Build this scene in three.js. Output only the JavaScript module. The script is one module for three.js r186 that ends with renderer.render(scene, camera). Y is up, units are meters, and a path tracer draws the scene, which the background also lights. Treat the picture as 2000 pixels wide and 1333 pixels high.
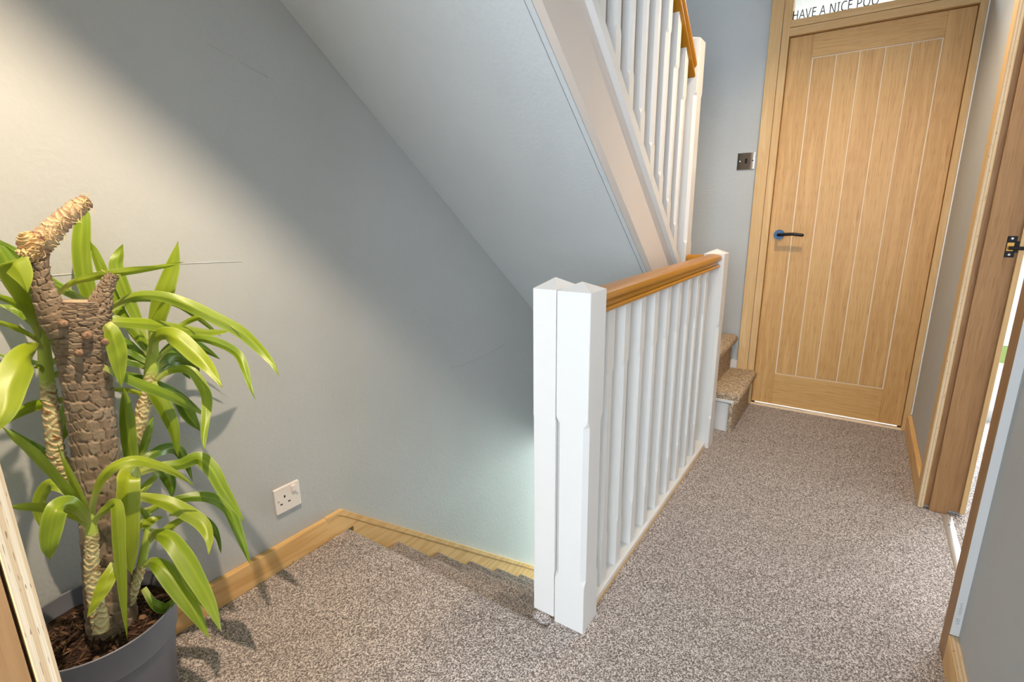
import * as THREE from 'three';
import { RectAreaLightUniformsLib } from 'three/addons/lights/RectAreaLightUniformsLib.js';
import { RoundedBoxGeometry } from 'three/addons/geometries/RoundedBoxGeometry.js';
import { mergeGeometries, toCreasedNormals } from 'three/addons/utils/BufferGeometryUtils.js';
import { FontLoader } from 'three/addons/loaders/FontLoader.js';
import { TextGeometry } from 'three/addons/geometries/TextGeometry.js';

// ------------------------------------------------------------------ camera
const F_PX = 996.33, CAM_H = 1.1342;
const scene = new THREE.Scene();
const camera = new THREE.PerspectiveCamera(2 * Math.atan(666.5 / F_PX) * 180 / Math.PI, 2000 / 1333, 0.02, 60);
camera.position.set(0, CAM_H, 0);
camera.rotation.set(-0.2456, 0.5978, -0.0135, 'YXZ');
camera.updateMatrixWorld(true);

// ------------------------------------------------------------------ daylight, lamps, exposure
const renderer = new THREE.WebGLRenderer({ antialias: true });
renderer.toneMapping = THREE.LinearToneMapping;
renderer.toneMappingExposure = 1.06;
renderer.shadowMap.enabled = true;
RectAreaLightUniformsLib.init();
scene.background = new THREE.Color().setRGB(1.5, 1.65, 1.8);       // overcast sky, seen through the windows only

function windowLight(w, h, pos, look, rgb, power) {
  const l = new THREE.RectAreaLight(new THREE.Color().setRGB(...rgb), power, w, h);
  l.position.set(...pos); l.lookAt(...look); scene.add(l); return l;
}
windowLight(1.7, 1.25, [0.45, 1.5, 2.16], [0.45, 1.5, -5], [0.78, 0.89, 1.0], 19);       // window of the room behind the camera
windowLight(1.2, 2.0, [1.1, 1.08, -3.57], [1.1, 1.08, 5], [0.90, 0.96, 1.0], 9);          // window of the room on the right
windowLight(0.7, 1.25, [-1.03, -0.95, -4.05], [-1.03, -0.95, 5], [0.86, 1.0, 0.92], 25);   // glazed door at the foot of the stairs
windowLight(0.55, 0.9, [-1.07, 3.34, -1.9], [-1.07, 0, -1.9], [0.80, 0.9, 1.0], 7);     // fill light added over the upper flight, no rooflight is built
const LAMPS = [[-0.56, -0.38, 14.0, -1.473, 0.6, -0.32, 0.68], [-0.15, -2.25, 6.5, -0.25, 0, -2.5, 1.1]];                                // ceiling downlights: x, z, candela, point aimed at, half angle
const LAMP_RGB = [1.0, 0.78, 0.54];

// ------------------------------------------------------------------ helpers
let seed = 12345;
const rnd = () => { seed = (seed * 1664525 + 1013904223) >>> 0; return seed / 4294967296; };
const rr = (a, b) => a + (b - a) * rnd();
const V = (x, y, z) => new THREE.Vector3(x, y, z);
const S = (hex) => new THREE.Color(hex);

function hash(x, y, s) { let h = (x * 374761393 + y * 668265263 + s * 2147483647) | 0; h = Math.imul(h ^ (h >>> 13), 1274126177); h ^= h >>> 16; return (h >>> 0) / 4294967296; }
function vnoise(x, y, px, py, s) {
  const xi = Math.floor(x), yi = Math.floor(y); let fx = x - xi, fy = y - yi;
  fx = fx * fx * (3 - 2 * fx); fy = fy * fy * (3 - 2 * fy);
  const m = (a, b) => ((a % b) + b) % b;
  const a = hash(m(xi, px), m(yi, py), s), b = hash(m(xi + 1, px), m(yi, py), s), c = hash(m(xi, px), m(yi + 1, py), s), d = hash(m(xi + 1, px), m(yi + 1, py), s);
  return a + (b - a) * fx + (c - a) * fy + (a - b - c + d) * fx * fy;
}
function fbm(u, v, px, py, oct, s) { let t = 0, a = 0.5, n = 0; for (let o = 0; o < oct; o++) { t += a * vnoise(u * px, v * py, px, py, s + o * 17); n += a; a *= 0.5; px *= 2; py *= 2; } return t / n; }
function tex(w, h, fn, srgb, repU, repV) {
  const d = new Uint8Array(w * h * 4);
  for (let j = 0; j < h; j++) for (let i = 0; i < w; i++) {
    const c = fn((i + 0.5) / w, (j + 0.5) / h), k = (j * w + i) * 4;
    for (let q = 0; q < 3; q++) d[k + q] = Math.max(0, Math.min(255, (Array.isArray(c) ? c[q] : c) * 255));
    d[k + 3] = 255;
  }
  const t = new THREE.DataTexture(d, w, h, THREE.RGBAFormat);
  t.magFilter = THREE.LinearFilter; t.minFilter = THREE.LinearMipmapLinearFilter; t.generateMipmaps = true;
  t.wrapS = t.wrapT = THREE.RepeatWrapping; if (srgb) t.colorSpace = THREE.SRGBColorSpace;
  t.repeat.set(1 / repU, 1 / repV); t.needsUpdate = true; return t;
}
const mix = (a, b, t) => a.map((v, i) => v + (b[i] - v) * t);
const rgb = (h) => [(h >> 16 & 255) / 255, (h >> 8 & 255) / 255, (h & 255) / 255];
const sst = (a, b, x) => { const t = Math.max(0, Math.min(1, (x - a) / (b - a))); return t * t * (3 - 2 * t); };

// ------------------------------------------------------------------ materials
function woodTex(light, dark, streak, s, pores) {
  return tex(512, 1024, (u, v) => {
    const g = fbm(u + 0.02 * Math.sin(v * 6.283 * 2) , v, 10, 2, 3, s);
    const fine = fbm(u, v, 110, 5, 2, s + 50), band = 0.5 + 0.5 * Math.sin((g * 5 + u * 10) * 6.283);
    let c = mix(light, dark, 0.2 + 0.38 * band * 0.6 + 0.42 * (fine - 0.35));
    c = mix(c, streak, 0.55 * sst(0.62, 0.8, g));
    if (pores) c = mix(c, rgb(pores), 0.5 * sst(0.66, 0.8, fbm(u, v, 180, 16, 2, s + 90)));
    return c;
  }, true, 0.3, 1.1);
}
function pineTex(s) {
  const knots = []; for (let k = 0; k < 6; k++) knots.push([hash(k, 3, s), hash(k, 9, s), 0.012 + 0.02 * hash(k, 5, s)]);
  return tex(512, 1024, (u, v) => {
    const g = fbm(u, v, 5, 2, 3, s), fine = fbm(u, v, 70, 5, 2, s + 40);
    const band = 0.5 + 0.5 * Math.sin((g * 3.2 + u * 5) * 6.283);
    let c = mix(rgb(0xe3bd83), rgb(0xc99a5c), 0.12 + 0.5 * band * band + 0.3 * (fine - 0.5));
    for (const [ku, kv, r] of knots) { const d = Math.hypot((u - ku), (v - kv) * 2.6) / r; if (d < 1.6) c = mix(c, rgb(0x7c4f22), 0.75 * (1 - sst(0.1, 0.5, d))); }
    return c;
  }, true, 0.3, 1.1);
}
const oakT = woodTex(rgb(0xd2aa70), rgb(0xb98a4d), rgb(0xdcb47a), 7, 0x9a6c38);
const oak2T = woodTex(rgb(0xd6b076), rgb(0xc09254), rgb(0xdfba84), 23, 0xa0733f);
const frameT = woodTex(rgb(0xdab886), rgb(0xc49d66), rgb(0xe2c393), 41, 0);
const liningT = woodTex(rgb(0xa98055), rgb(0x8a643c), rgb(0xb48c5e), 63, 0x7d552c);
const pineT = pineTex(11);
const plyT = tex(256, 512, (u, v) => {           // layered plywood edge: stripes across u, 22 mm period, long flaws along v
  const l = u * 6 + 0.15 * (fbm(u, v, 4, 6, 2, 5) - 0.5), k = ((Math.floor(l) % 2) + 2) % 2;
  let c = k ? rgb(0xc6a984) : rgb(0xd8c4a6);
  c = mix(c, rgb(0xa98558), 0.5 * (fbm(u, v, 60, 8, 2, 8) - 0.3));
  c = mix(c, rgb(0x5e4026), sst(0.88, 0.93, vnoise(u * 24, v * 60, 24, 60, 77)) * 0.6);
  return c;
}, true, 0.024, 0.7);
const ply = (o) => new THREE.MeshStandardMaterial({ map: plyT, roughness: 0.75, ...o });
const carpetH = (u, v) => 0.6 * fbm(u, v, 250, 250, 1, 3) + 0.4 * fbm(u, v, 400, 200, 1, 9);
const carpetT = tex(1024, 1024, (u, v) => {
  const n = carpetH(u, v), m = fbm(u, v, 5, 5, 3, 31);
  let c = mix(rgb(0x625955), rgb(0xe0d6d0), sst(0.2, 0.8, n));
  c = mix(c, rgb(0x958b85), 0.14 + 0.3 * (m - 0.5));
  return c;
}, true, 0.62, 0.62);
const carpetB = tex(1024, 1024, (u, v) => carpetH(u, v), false, 0.62, 0.62);
const beigeT = tex(512, 512, (u, v) => {
  const n = fbm(u, v, 90, 90, 2, 13);
  return mix(rgb(0x8a765f), rgb(0xd2bea2), sst(0.25, 0.75, n));
}, true, 0.34, 0.34);
const paintB = tex(512, 512, (u, v) => 0.6 * fbm(u, v, 60, 60, 3, 21) + 0.4 * fbm(u, v, 6, 6, 3, 22), false, 0.5, 0.5);
const paintT = (hex) => tex(256, 256, (u, v) => rgb(hex).map(c => c * (0.975 + 0.05 * fbm(u, v, 5, 5, 4, 61))), true, 1.3, 1.3);
const M = {
  wall: new THREE.MeshStandardMaterial({ map: paintT(0xb6babb), roughness: 0.7, bumpMap: paintB, bumpScale: 0.0009 }),
  soffit: new THREE.MeshStandardMaterial({ map: paintT(0xcacfd2), roughness: 0.75, bumpMap: paintB, bumpScale: 0.0009 }),
  ceil: new THREE.MeshStandardMaterial({ color: S('#eceae6'), roughness: 0.9 }),
  white: new THREE.MeshStandardMaterial({ color: S('#d9d7d4'), roughness: 0.42, bumpMap: paintB, bumpScale: 0.0004 }),
  rawWhite: new THREE.MeshStandardMaterial({ color: S('#e4e6e8'), roughness: 0.8 }),
  string: new THREE.MeshStandardMaterial({ color: S('#d3c8bf'), roughness: 0.5, bumpMap: paintB, bumpScale: 0.0005 }),
  carpet: new THREE.MeshStandardMaterial({ map: carpetT, bumpMap: carpetB, bumpScale: 0.004, roughness: 1 }),
  beige: new THREE.MeshStandardMaterial({ map: beigeT, bumpMap: beigeT, bumpScale: 0.003, roughness: 1 }),
  oak: new THREE.MeshStandardMaterial({ map: oakT, roughness: 0.42, bumpMap: oakT, bumpScale: 0.0004 }),
  oak2: new THREE.MeshStandardMaterial({ map: oak2T, roughness: 0.42, bumpMap: oak2T, bumpScale: 0.0004 }),
  frame: new THREE.MeshStandardMaterial({ map: frameT, roughness: 0.5 }),
  lining: new THREE.MeshStandardMaterial({ map: liningT, roughness: 0.55 }),
  pine: new THREE.MeshStandardMaterial({ map: pineT, roughness: 0.5 }),
  ply: ply({}),
  groove: new THREE.MeshStandardMaterial({ color: S('#e8d8bf'), roughness: 0.7 }),
  rail: new THREE.MeshPhysicalMaterial({ color: S('#ad7206'), roughness: 0.34, clearcoat: 0.25, clearcoatRoughness: 0.25 }),
  black: new THREE.MeshStandardMaterial({ color: S('#15161a'), roughness: 0.35, metalness: 0.6 }),
  gunmetal: new THREE.MeshStandardMaterial({ color: S('#3f5876'), roughness: 0.35, metalness: 0.75 }),
  chrome: new THREE.MeshStandardMaterial({ color: S('#b9b4ae'), roughness: 0.06, metalness: 1 }),
  brass: new THREE.MeshStandardMaterial({ color: S('#b08a4a'), roughness: 0.25, metalness: 1 }),
  steel: new THREE.MeshStandardMaterial({ color: S('#dcdee0'), roughness: 0.38, metalness: 0.85 }),
  plastic: new THREE.MeshStandardMaterial({ color: S('#e6dfdb'), roughness: 0.35 }),
  hole: new THREE.MeshStandardMaterial({ color: S('#0a0a0a'), roughness: 0.8 }),
  pot: new THREE.MeshStandardMaterial({ color: S('#6c6f7a'), roughness: 0.5 }),
  soil: new THREE.MeshStandardMaterial({ color: S('#2c1a10'), roughness: 1 }),
  glass: new THREE.MeshPhysicalMaterial({ color: 0xffffff, transmission: 1, roughness: 0.02, thickness: 0, ior: 1.5 }),
  frost: new THREE.MeshPhysicalMaterial({ color: S('#c2c5c6'), transmission: 1, roughness: 0.08, thickness: 0, ior: 1.45 }),
  bathWhite: new THREE.MeshStandardMaterial({ color: S('#f2f2f0'), roughness: 0.6 }),
  vinyl: new THREE.MeshStandardMaterial({ color: S('#22262b'), roughness: 0.6 }),
  caulk: new THREE.MeshStandardMaterial({ color: S('#ececea'), roughness: 0.6 }),
  pencil: new THREE.MeshStandardMaterial({ color: S('#4a5262'), roughness: 0.9 }),
};

// ------------------------------------------------------------------ geometry helpers (all baked in world metres)
function uvMetric(g, grain = 'y', off = null) {
  if (g.index) g = g.toNonIndexed();
  const p = g.attributes.position, uv = new Float32Array(p.count * 2), n = V(), a = V(), b = V(), c = V();
  const o = off || [rnd() * 3, rnd() * 3];
  for (let i = 0; i < p.count; i += 3) {
    a.fromBufferAttribute(p, i); b.fromBufferAttribute(p, i + 1); c.fromBufferAttribute(p, i + 2);
    n.copy(b).sub(a).cross(c.clone().sub(a));
    const ax = Math.abs(n.x), ay = Math.abs(n.y), az = Math.abs(n.z);
    const m = ax >= ay && ax >= az ? 'x' : ay >= az ? 'y' : 'z';
    const rest = ['x', 'y', 'z'].filter(k => k !== m);
    const vk = rest.includes(grain) ? grain : rest[1], uk = rest.find(k => k !== vk);
    [a, b, c].forEach((q, j) => { uv[(i + j) * 2] = q[uk] + o[0]; uv[(i + j) * 2 + 1] = q[vk] + o[1]; });
  }
  g.setAttribute('uv', new THREE.BufferAttribute(uv, 2));
  return g;
}
function bx(x0, x1, y0, y1, z0, z1, r = 0) {
  const w = Math.abs(x1 - x0), h = Math.abs(y1 - y0), d = Math.abs(z1 - z0);
  const g = r ? new RoundedBoxGeometry(w, h, d, 2, Math.min(r, w / 2.01, h / 2.01, d / 2.01)) : new THREE.BoxGeometry(w, h, d);
  g.translate((x0 + x1) / 2, (y0 + y1) / 2, (z0 + z1) / 2); return g;
}
function prep(g) { const q = g.index ? g.toNonIndexed() : g; for (const k of Object.keys(q.attributes)) if (!['position', 'normal', 'uv'].includes(k)) q.deleteAttribute(k); return q; }
function mesh(name, geos, mat, parent, grain = 'y', off = null) {
  const list = (Array.isArray(geos) ? geos : [geos]).map(g => uvMetric(prep(g), grain, off));
  const m = new THREE.Mesh(list.length > 1 ? mergeGeometries(list) : list[0], mat);
  m.name = name; m.castShadow = m.receiveShadow = true; parent.add(m); return m;
}
const used = {};
function num(name) { const k = used[name] = (used[name] || 0) + 1; return k === 1 ? name : `${name}_${String(k - 1).padStart(3, '0')}`; }
function thing(name, label, category, pos = [0, 0, 0], extra = {}) {
  const g = new THREE.Group(); g.name = num(name); g.userData = { label, category, ...extra }; g.position.set(...pos); scene.add(g); return g;
}
function struct(name, label, category) { return thing(name, label, category, [0, 0, 0], { kind: 'structure' }); }
function rebase(g, x, y, z) { // move a group's origin to the thing's base while its parts stay where they stand
  g.position.set(x, y, z); for (const c of g.children) c.position.add(V(-x, -y, -z)); }
function extrudeX(pts, x0, x1) { // polygon in (z,y) -> prism along x
  const s = new THREE.Shape(pts.map(([z, y]) => new THREE.Vector2(-z, y)));
  const g = new THREE.ExtrudeGeometry(s, { depth: x1 - x0, bevelEnabled: false, curveSegments: 8 });
  g.rotateY(Math.PI / 2); g.translate(x0, 0, 0); return g; // shape x (= -z) maps to world -z... x' = depth, z' = -shape.x
}

// =================================================================== SETTING
const XL = -1.473, XR = 0.322, ZB = -3.205, ZF = -0.069, YC = 2.38;
const slope = 0.82, sof = (z) => 2.557 + slope * z;               // height of the stair soffit at depth z (negative)
const stepY = (n) => -0.195 * n, stepZ = (n) => -1.05 - 0.232 * n; // lower flight nosings

{ // landing and corridor floor
  const g = struct('floor', 'grey brown flecked carpet on the landing and corridor', 'floor');
  const nose = (z, r) => { const p = []; for (let k = 0; k <= 8; k++) { const a = Math.PI / 2 - Math.PI * k / 8; p.push([z + r - Math.cos(a) * r, -r + Math.sin(a) * r]); } return p; };
  const land = [[0.05, 0], ...nose(-1.05, 0.022), [-1.02, -0.044], [-1.02, -0.25], [0.05, -0.25]];
  mesh('carpet', [extrudeX(land, XL, -0.6), bx(-0.6, 0.42, -0.25, 0, ZF + 0.12, ZB - 0.03)], M.carpet, g, 'z', [0, 0]);
  mesh('carpet_lump', new THREE.SphereGeometry(0.03, 18, 12).scale(1.05, 0.5, 0.55).translate(-0.632, 0.0, -1.062), M.carpet, g, 'z');
}
{ // ceiling of landing and corridor; the well over the upper flight is open
  const g = struct('ceiling', 'white plaster ceiling over landing and corridor', 'ceiling');
  mesh('plaster', [bx(-0.66, XR + 0.12, YC, YC + 0.12, 0.05, ZB - 0.1), bx(XL - 0.1, -0.66, YC, YC + 0.12, 0.05, -0.19), bx(XL - 0.1, -0.6, 3.4, 3.5, 0.05, ZB - 0.1)], M.ceil, g);
  mesh('well_upstand', [bx(-0.66, -0.60, YC + 0.12, 3.45, 0.05, ZB - 0.1), bx(XL - 0.1, -0.66, YC + 0.12, 3.45, -0.10, -0.02)], M.wall, g);
}
{ // left wall, running on down the stairwell
  const g = struct('wall_left', 'grey painted plaster wall beside the plant and the stairs', 'wall');
  mesh('plaster', bx(XL - 0.1, XL, -2.6, 3.5, 0.05, -4.3), M.wall, g);
  const seam = (pts, w, h) => { // hairline plaster ridges that catch the light
    const geos = []; for (let k = 0; k < pts.length - 1; k++) { const a = V(XL, pts[k][0], pts[k][1]), b = V(XL, pts[k + 1][0], pts[k + 1][1]); const d = b.clone().sub(a), L = d.length();
      const q = new THREE.CylinderGeometry(w, w, L, 6, 1); q.applyQuaternion(new THREE.Quaternion().setFromUnitVectors(V(0, 1, 0), d.normalize())); q.scale(h, 1, 1); const m = a.add(b).multiplyScalar(0.5); q.translate(XL, m.y, m.z); geos.push(q); }
    mesh('plaster_seam', geos, M.wall, g); };
  seam([[1.013, -0.1], [1.014, -0.45], [1.018, -0.611], [1.010, -0.79]], 0.0016, 0.7);
  seam([[0.462, -1.66], [0.449, -1.76], [0.452, -1.9], [0.47, -2.1]], 0.0035, 0.5);
  seam([[1.57, -0.78], [1.545, -0.86], [1.52, -0.94]], 0.0022, 0.4);
}
{ // back wall round the bathroom door and its fanlight
  const g = struct('wall_back', 'blue grey painted end wall beside the oak door', 'wall');
  mesh('plaster', [bx(XL - 0.1, -0.475, -0.25, 3.5, ZB, ZB - 0.1), bx(-0.475, XR + 0.1, 2.36, 3.5, ZB, ZB - 0.1)], M.wall, g);
  mesh('skirting_end', bx(-0.60, -0.535, 0.2, 0.26, ZB + 0.014, ZB, 0.003), M.white, g, 'x');
}
{ // right wall with the doorway to the bright room
  const g = struct('wall_right', 'grey painted wall with the doorway to the bright room', 'wall');
  mesh('plaster', [bx(XR, 0.43, -0.25, YC + 0.1, ZB - 0.1, -2.37), bx(XR, 0.43, -0.25, YC + 0.1, -1.545, 0.05), bx(XR, 0.43, 2.02, YC + 0.1, -2.37, -1.545)], M.wall, g);
  mesh('caulk', [bx(0.3165, XR + 0.001, 0.09, 2.3, ZB + 0.006, ZB - 0.004, 0.002)], M.caulk, g);
}
{ // wall at the near end, with the doorway the picture is taken from
  const g = struct('wall_front', 'painted wall with the doorway at the near end of the landing', 'wall');
  mesh('plaster', [bx(XL - 0.1, -0.625, -0.25, YC + 0.1, ZF, 0.05), bx(0.27, 0.43, -0.25, YC + 0.1, ZF, 0.05), bx(-0.625, 0.27, 2.02, YC + 0.1, ZF, 0.05)], M.wall, g);
}
{ // near door frame: its left jamb shows at the edge of the picture
  const g = struct('trim_1', 'pine door lining and plywood-edged architrave in front of the plant pot', 'door frame');
  mesh('architrave', [bx(-0.672, -0.602, 0.02, 2.07, ZF, ZF - 0.016, 0.002)], M.frame, g);
  mesh('plywood_edge', [bx(-0.602, -0.600, 0.02, 2.0, ZF - 0.0005, ZF - 0.0155)], M.ply, g, 'y', [0.002, 0]);
  mesh('lining', [bx(-0.625, -0.606, 0, 2.02, ZF + 0.003, 0.05), bx(0.25, 0.27, 0, 2.02, ZF + 0.003, 0.05), bx(-0.606, 0.25, 2.0, 2.02, ZF + 0.003, 0.05)], M.lining, g);
}
{ // room behind the camera
  const g = struct('wall_room_behind', 'white room behind the landing with a wide window', 'wall');
  const Z1 = 2.2;
  mesh('plaster', [bx(-1.7, -1.6, 0, YC, 0.05, Z1), bx(1.8, 1.9, 0, YC, 0.05, Z1), bx(-1.7, 1.9, YC, YC + 0.1, 0.0, Z1 + 0.1),
    bx(-1.7, -0.45, 0, YC, Z1, Z1 + 0.1), bx(1.35, 1.9, 0, YC, Z1, Z1 + 0.1), bx(-0.45, 1.35, 0, 0.85, Z1, Z1 + 0.1), bx(-0.45, 1.35, 2.15, YC, Z1, Z1 + 0.1),
    bx(-1.7, XL - 0.1, 0, YC, 0.0, 0.05), bx(0.43, 1.9, 0, YC, 0.0, 0.05)], M.ceil, g);
  mesh('carpet', bx(-1.7, 1.9, -0.2, 0, 0.051, Z1 + 0.1), M.carpet, g, 'z', [0, 0]);
  const w = struct('window_1', 'wide white framed window lighting the landing doorway', 'window');
  const zf = Z1 + 0.03, zb = Z1 + 0.08;
  mesh('window_frame', [bx(-0.45, 1.35, 0.85, 0.9, zf, zb), bx(-0.45, 1.35, 2.1, 2.15, zf, zb), bx(-0.45, -0.4, 0.9, 2.1, zf, zb), bx(1.3, 1.35, 0.9, 2.1, zf, zb), bx(0.43, 0.47, 0.9, 2.1, zf, zb)], M.white, w);
  for (const [a, b] of [[-0.4, 0.43], [0.47, 1.3]]) mesh('pane', bx(a, b, 0.9, 2.1, Z1 + 0.054, Z1 + 0.056), M.glass, w);
}
{ // bright room on the right
  const g = struct('wall_room_right', 'white walls of the bright room beyond the right doorway', 'wall');
  const Z1 = -3.6, X1 = 2.3, Z0 = -0.9;
  mesh('plaster', [bx(X1, X1 + 0.1, 0, YC, Z0, Z1), bx(0.43, X1, 0, YC, Z0, Z0 + 0.1), bx(0.33, X1 + 0.1, YC, YC + 0.1, Z0 + 0.1, Z1 - 0.1),
    bx(0.33, 0.47, 0, YC, Z1, Z1 - 0.1), bx(1.75, X1 + 0.1, 0, YC, Z1, Z1 - 0.1), bx(0.47, 1.75, 2.15, YC, Z1, Z1 - 0.1), bx(0.33, 0.43, 0, YC, ZB - 0.1, Z1)], M.bathWhite, g);
  mesh('carpet', bx(0.421, X1, -0.2, 0, Z0, Z1), M.carpet, g, 'z', [0, 0]);
  const w = struct('window_2', 'full height glazed window in the bright room beyond the doorway', 'window');
  mesh('window_frame', [bx(0.47, 1.75, 0.0, 0.05, Z1 - 0.03, Z1 - 0.08), bx(0.47, 1.75, 2.1, 2.15, Z1 - 0.03, Z1 - 0.08), bx(0.47, 0.5, 0.05, 2.1, Z1 - 0.03, Z1 - 0.08), bx(1.7, 1.75, 0.05, 2.1, Z1 - 0.03, Z1 - 0.08), bx(1.08, 1.12, 0.05, 2.1, Z1 - 0.03, Z1 - 0.08)], M.white, w);
  for (const [a, b] of [[0.5, 1.08], [1.12, 1.7]]) mesh('pane', bx(a, b, 0.05, 2.1, Z1 - 0.054, Z1 - 0.056), M.glass, w);
}
{ // ground outside the bright room
  const g = struct('floor_terrace', 'pale paving and lawn outside the bright room', 'ground');
  mesh('paving', bx(-2, 4, -0.25, -0.03, -3.75, -5.2), M.caulk, g, 'x');
  mesh('lawn', bx(-2, 5, -0.25, -0.03, -5.2, -5.9), new THREE.MeshStandardMaterial({ color: S('#8ba24a'), roughness: 1 }), g, 'x');
  mesh('gravel', bx(-2, 6, -0.25, -0.03, -5.9, -14), M.caulk, g, 'x');
}
{ // bathroom behind the oak door
  const g = struct('wall_bathroom', 'white bathroom walls behind the oak door and fanlight', 'wall');
  const z0 = ZB - 0.1, z1 = -4.9;
  mesh('plaster', [bx(-1.0, -0.9, 0, 2.7, z0, z1), bx(0.33, 0.43, 0, 2.7, -3.7, z1), bx(-1.0, 0.43, 0, 2.7, z1, z1 - 0.1), bx(-1.0, 0.43, 2.7, 2.8, z0 + 0.1, z1 - 0.1), bx(-1.0, 0.43, -0.2, 0, z0 + 0.02, z1)], M.bathWhite, g);
  const lamp = thing('bathroom_ceiling_lamp', 'round white bathroom ceiling lamp behind the fanlight', 'lamp', [-0.3, 2.66, -4.1]);
  const em = new THREE.MeshStandardMaterial({ color: 0xffffff, emissive: new THREE.Color(1, 1, 0.98), emissiveIntensity: 3 });
  const m = mesh('diffuser', new THREE.CylinderGeometry(0.2, 0.2, 0.04, 32), em, lamp); m.position.y = 0.02;
  const l = new THREE.RectAreaLight(0xffffff, 200, 0.35, 0.35); l.position.set(0, -0.012, 0); l.rotation.x = -Math.PI / 2; lamp.add(l);
}
{ // stairwell below the landing
  const g = struct('wall_stairwell', 'grey painted walls enclosing the flight going down', 'wall');
  mesh('plaster', [bx(-0.6, -0.5, -2.6, -0.25, -0.9, -4.3), bx(XL, -0.5, -2.6, -0.25, -4.2, -4.3), bx(XL, -0.5, -2.7, -2.6, -0.9, -4.3), bx(XL, -0.5, -2.6, -0.25, -0.9, -0.85)], M.wall, g);
  mesh('soffit_slab', [bx(XL, -0.6, -0.25, 0, -2.56, -4.3)], M.wall, g);
  mesh('apron', [bx(-0.605, -0.590, -0.3, -0.002, -1.17, -2.56)], M.white, g);
}

// ------------------------------------------------------------------ oak door, its frame and fanlight
{
  const g = struct('door_1', 'closed oak door with vertical planks, black lever at the corridor end', 'door');
  const f = -3.225, x0 = -0.442, x1 = 0.287, y0 = 0.0125, y1 = 1.988;
  mesh('panel_backing', bx(x0 + 0.02, x1 - 0.02, y0 + 0.01, y1 - 0.02, f - 0.0062, f - 0.035), M.groove, g);
  mesh('stile', bx(x0, -0.333, y0, y1, f, f - 0.036, 0.002), M.oak, g);
  mesh('stile', bx(0.187, x1, y0, y1, f, f - 0.036, 0.002), M.oak, g);
  mesh('rail', bx(-0.333, 0.187, 1.882, y1, f - 0.0004, f - 0.036, 0.001), M.oak2, g, 'x');
  mesh('rail', bx(-0.333, 0.187, y0, 0.199, f - 0.0004, f - 0.036, 0.001), M.oak2, g, 'x');
  const ed = [-0.329, -0.226, -0.127, -0.026, 0.074, 0.183];
  for (let k = 0; k < 5; k++) mesh('plank', bx(ed[k] + 0.0026, ed[k + 1] - 0.0026, 0.205, 1.876, f - 0.0035, f - 0.02, 0.0012), k % 2 ? M.oak2 : M.oak, g);
  const h = mesh('handle_rose', new THREE.CylinderGeometry(0.026, 0.027, 0.010, 32).rotateX(Math.PI / 2).translate(-0.392, 1.0, f + 0.005), M.gunmetal, g);
  h.userData.label = 'round dark blue steel handle rose';
  const c = new THREE.CatmullRomCurve3([V(-0.392, 1.0, f + 0.008), V(-0.392, 1.0, f + 0.042), V(-0.384, 1.0, f + 0.052), V(-0.36, 1.003, f + 0.054), V(-0.32, 1.005, f + 0.053), V(-0.275, 1.000, f + 0.050)], false, 'catmullrom', 0.3);
  const lv = mesh('lever', [new THREE.TubeGeometry(c, 40, 0.0082, 12), new THREE.SphereGeometry(0.0082, 12, 8).translate(-0.275, 1.0, f + 0.050)], M.black, g);
  lv.userData.label = 'slim black door lever';

  const t = struct('trim_2', 'pale timber lining and architrave round the oak door', 'door frame');
  mesh('architrave', bx(-0.538, -0.480, 0, 2.36, ZB + 0.018, ZB, 0.003), M.frame, t);
  mesh('lining', bx(-0.4785, -0.444, 0, 2.36, ZB + 0.006, ZB - 0.1, 0.0015), M.frame, t);
  mesh('lining', bx(0.289, 0.316, 0, 2.36, ZB + 0.006, ZB - 0.1, 0.0015), M.frame, t);
  mesh('head', bx(-0.444, 0.289, 1.991, 2.028, ZB + 0.006, ZB - 0.1, 0.0015), M.frame, t, 'x');
  mesh('door_stop', [bx(-0.444, -0.430, 0, 1.99, f - 0.038, f - 0.06), bx(0.275, 0.289, 0, 1.99, f - 0.038, f - 0.06), bx(-0.43, 0.275, 1.976, 1.991, f - 0.038, f - 0.06)], M.frame, t);
  mesh('threshold', bx(-0.444, 0.289, 0, 0.004, ZB + 0.012, f + 0.002, 0.001), M.groove, t, 'x');
  mesh('threshold_plate', bx(-0.444, 0.289, 0, 0.004, f + 0.001, ZB - 0.12, 0.0005), M.chrome, t, 'x');

  const w = struct('window_3', 'frosted fanlight over the oak door with cut letters', 'window');
  mesh('glazing_bead', bx(-0.444, 0.289, 2.0305, 2.064, ZB + 0.004, ZB - 0.05, 0.0015), M.frame, w, 'x');
  mesh('glazing_bead', bx(-0.444, 0.289, 2.34, 2.36, ZB + 0.004, ZB - 0.05, 0.0015), M.frame, w, 'x');
  mesh('glazing_bead', bx(-0.444, -0.4395, 2.064, 2.34, ZB + 0.004, ZB - 0.05), M.frame, w);
  mesh('glazing_bead', bx(0.281, 0.289, 2.064, 2.34, ZB + 0.004, ZB - 0.05), M.frame, w);
  mesh('pane', bx(-0.4395, 0.281, 2.064, 2.34, ZB - 0.014, ZB - 0.018), M.frost, w);
  const font = await new FontLoader().loadAsync('fonts/droid/droid_sans_regular.typeface.json');
  const tg = new TextGeometry('HAVE A NICE POO', { font, size: 0.043, depth: 0.002, curveSegments: 5, bevelEnabled: false });
  tg.computeBoundingBox(); const bb = tg.boundingBox; tg.translate(-bb.min.x, -bb.min.y, 0); tg.scale(0.358 / (bb.max.x - bb.min.x), 0.043 / (bb.max.y - bb.min.y), 1);
  tg.translate(-0.4395, 2.0655, ZB - 0.0138);
  const tm = mesh('lettering', tg, M.vinyl, w); tm.userData.label = 'grey letters reading HAVE A NICE POO';
}

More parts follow.
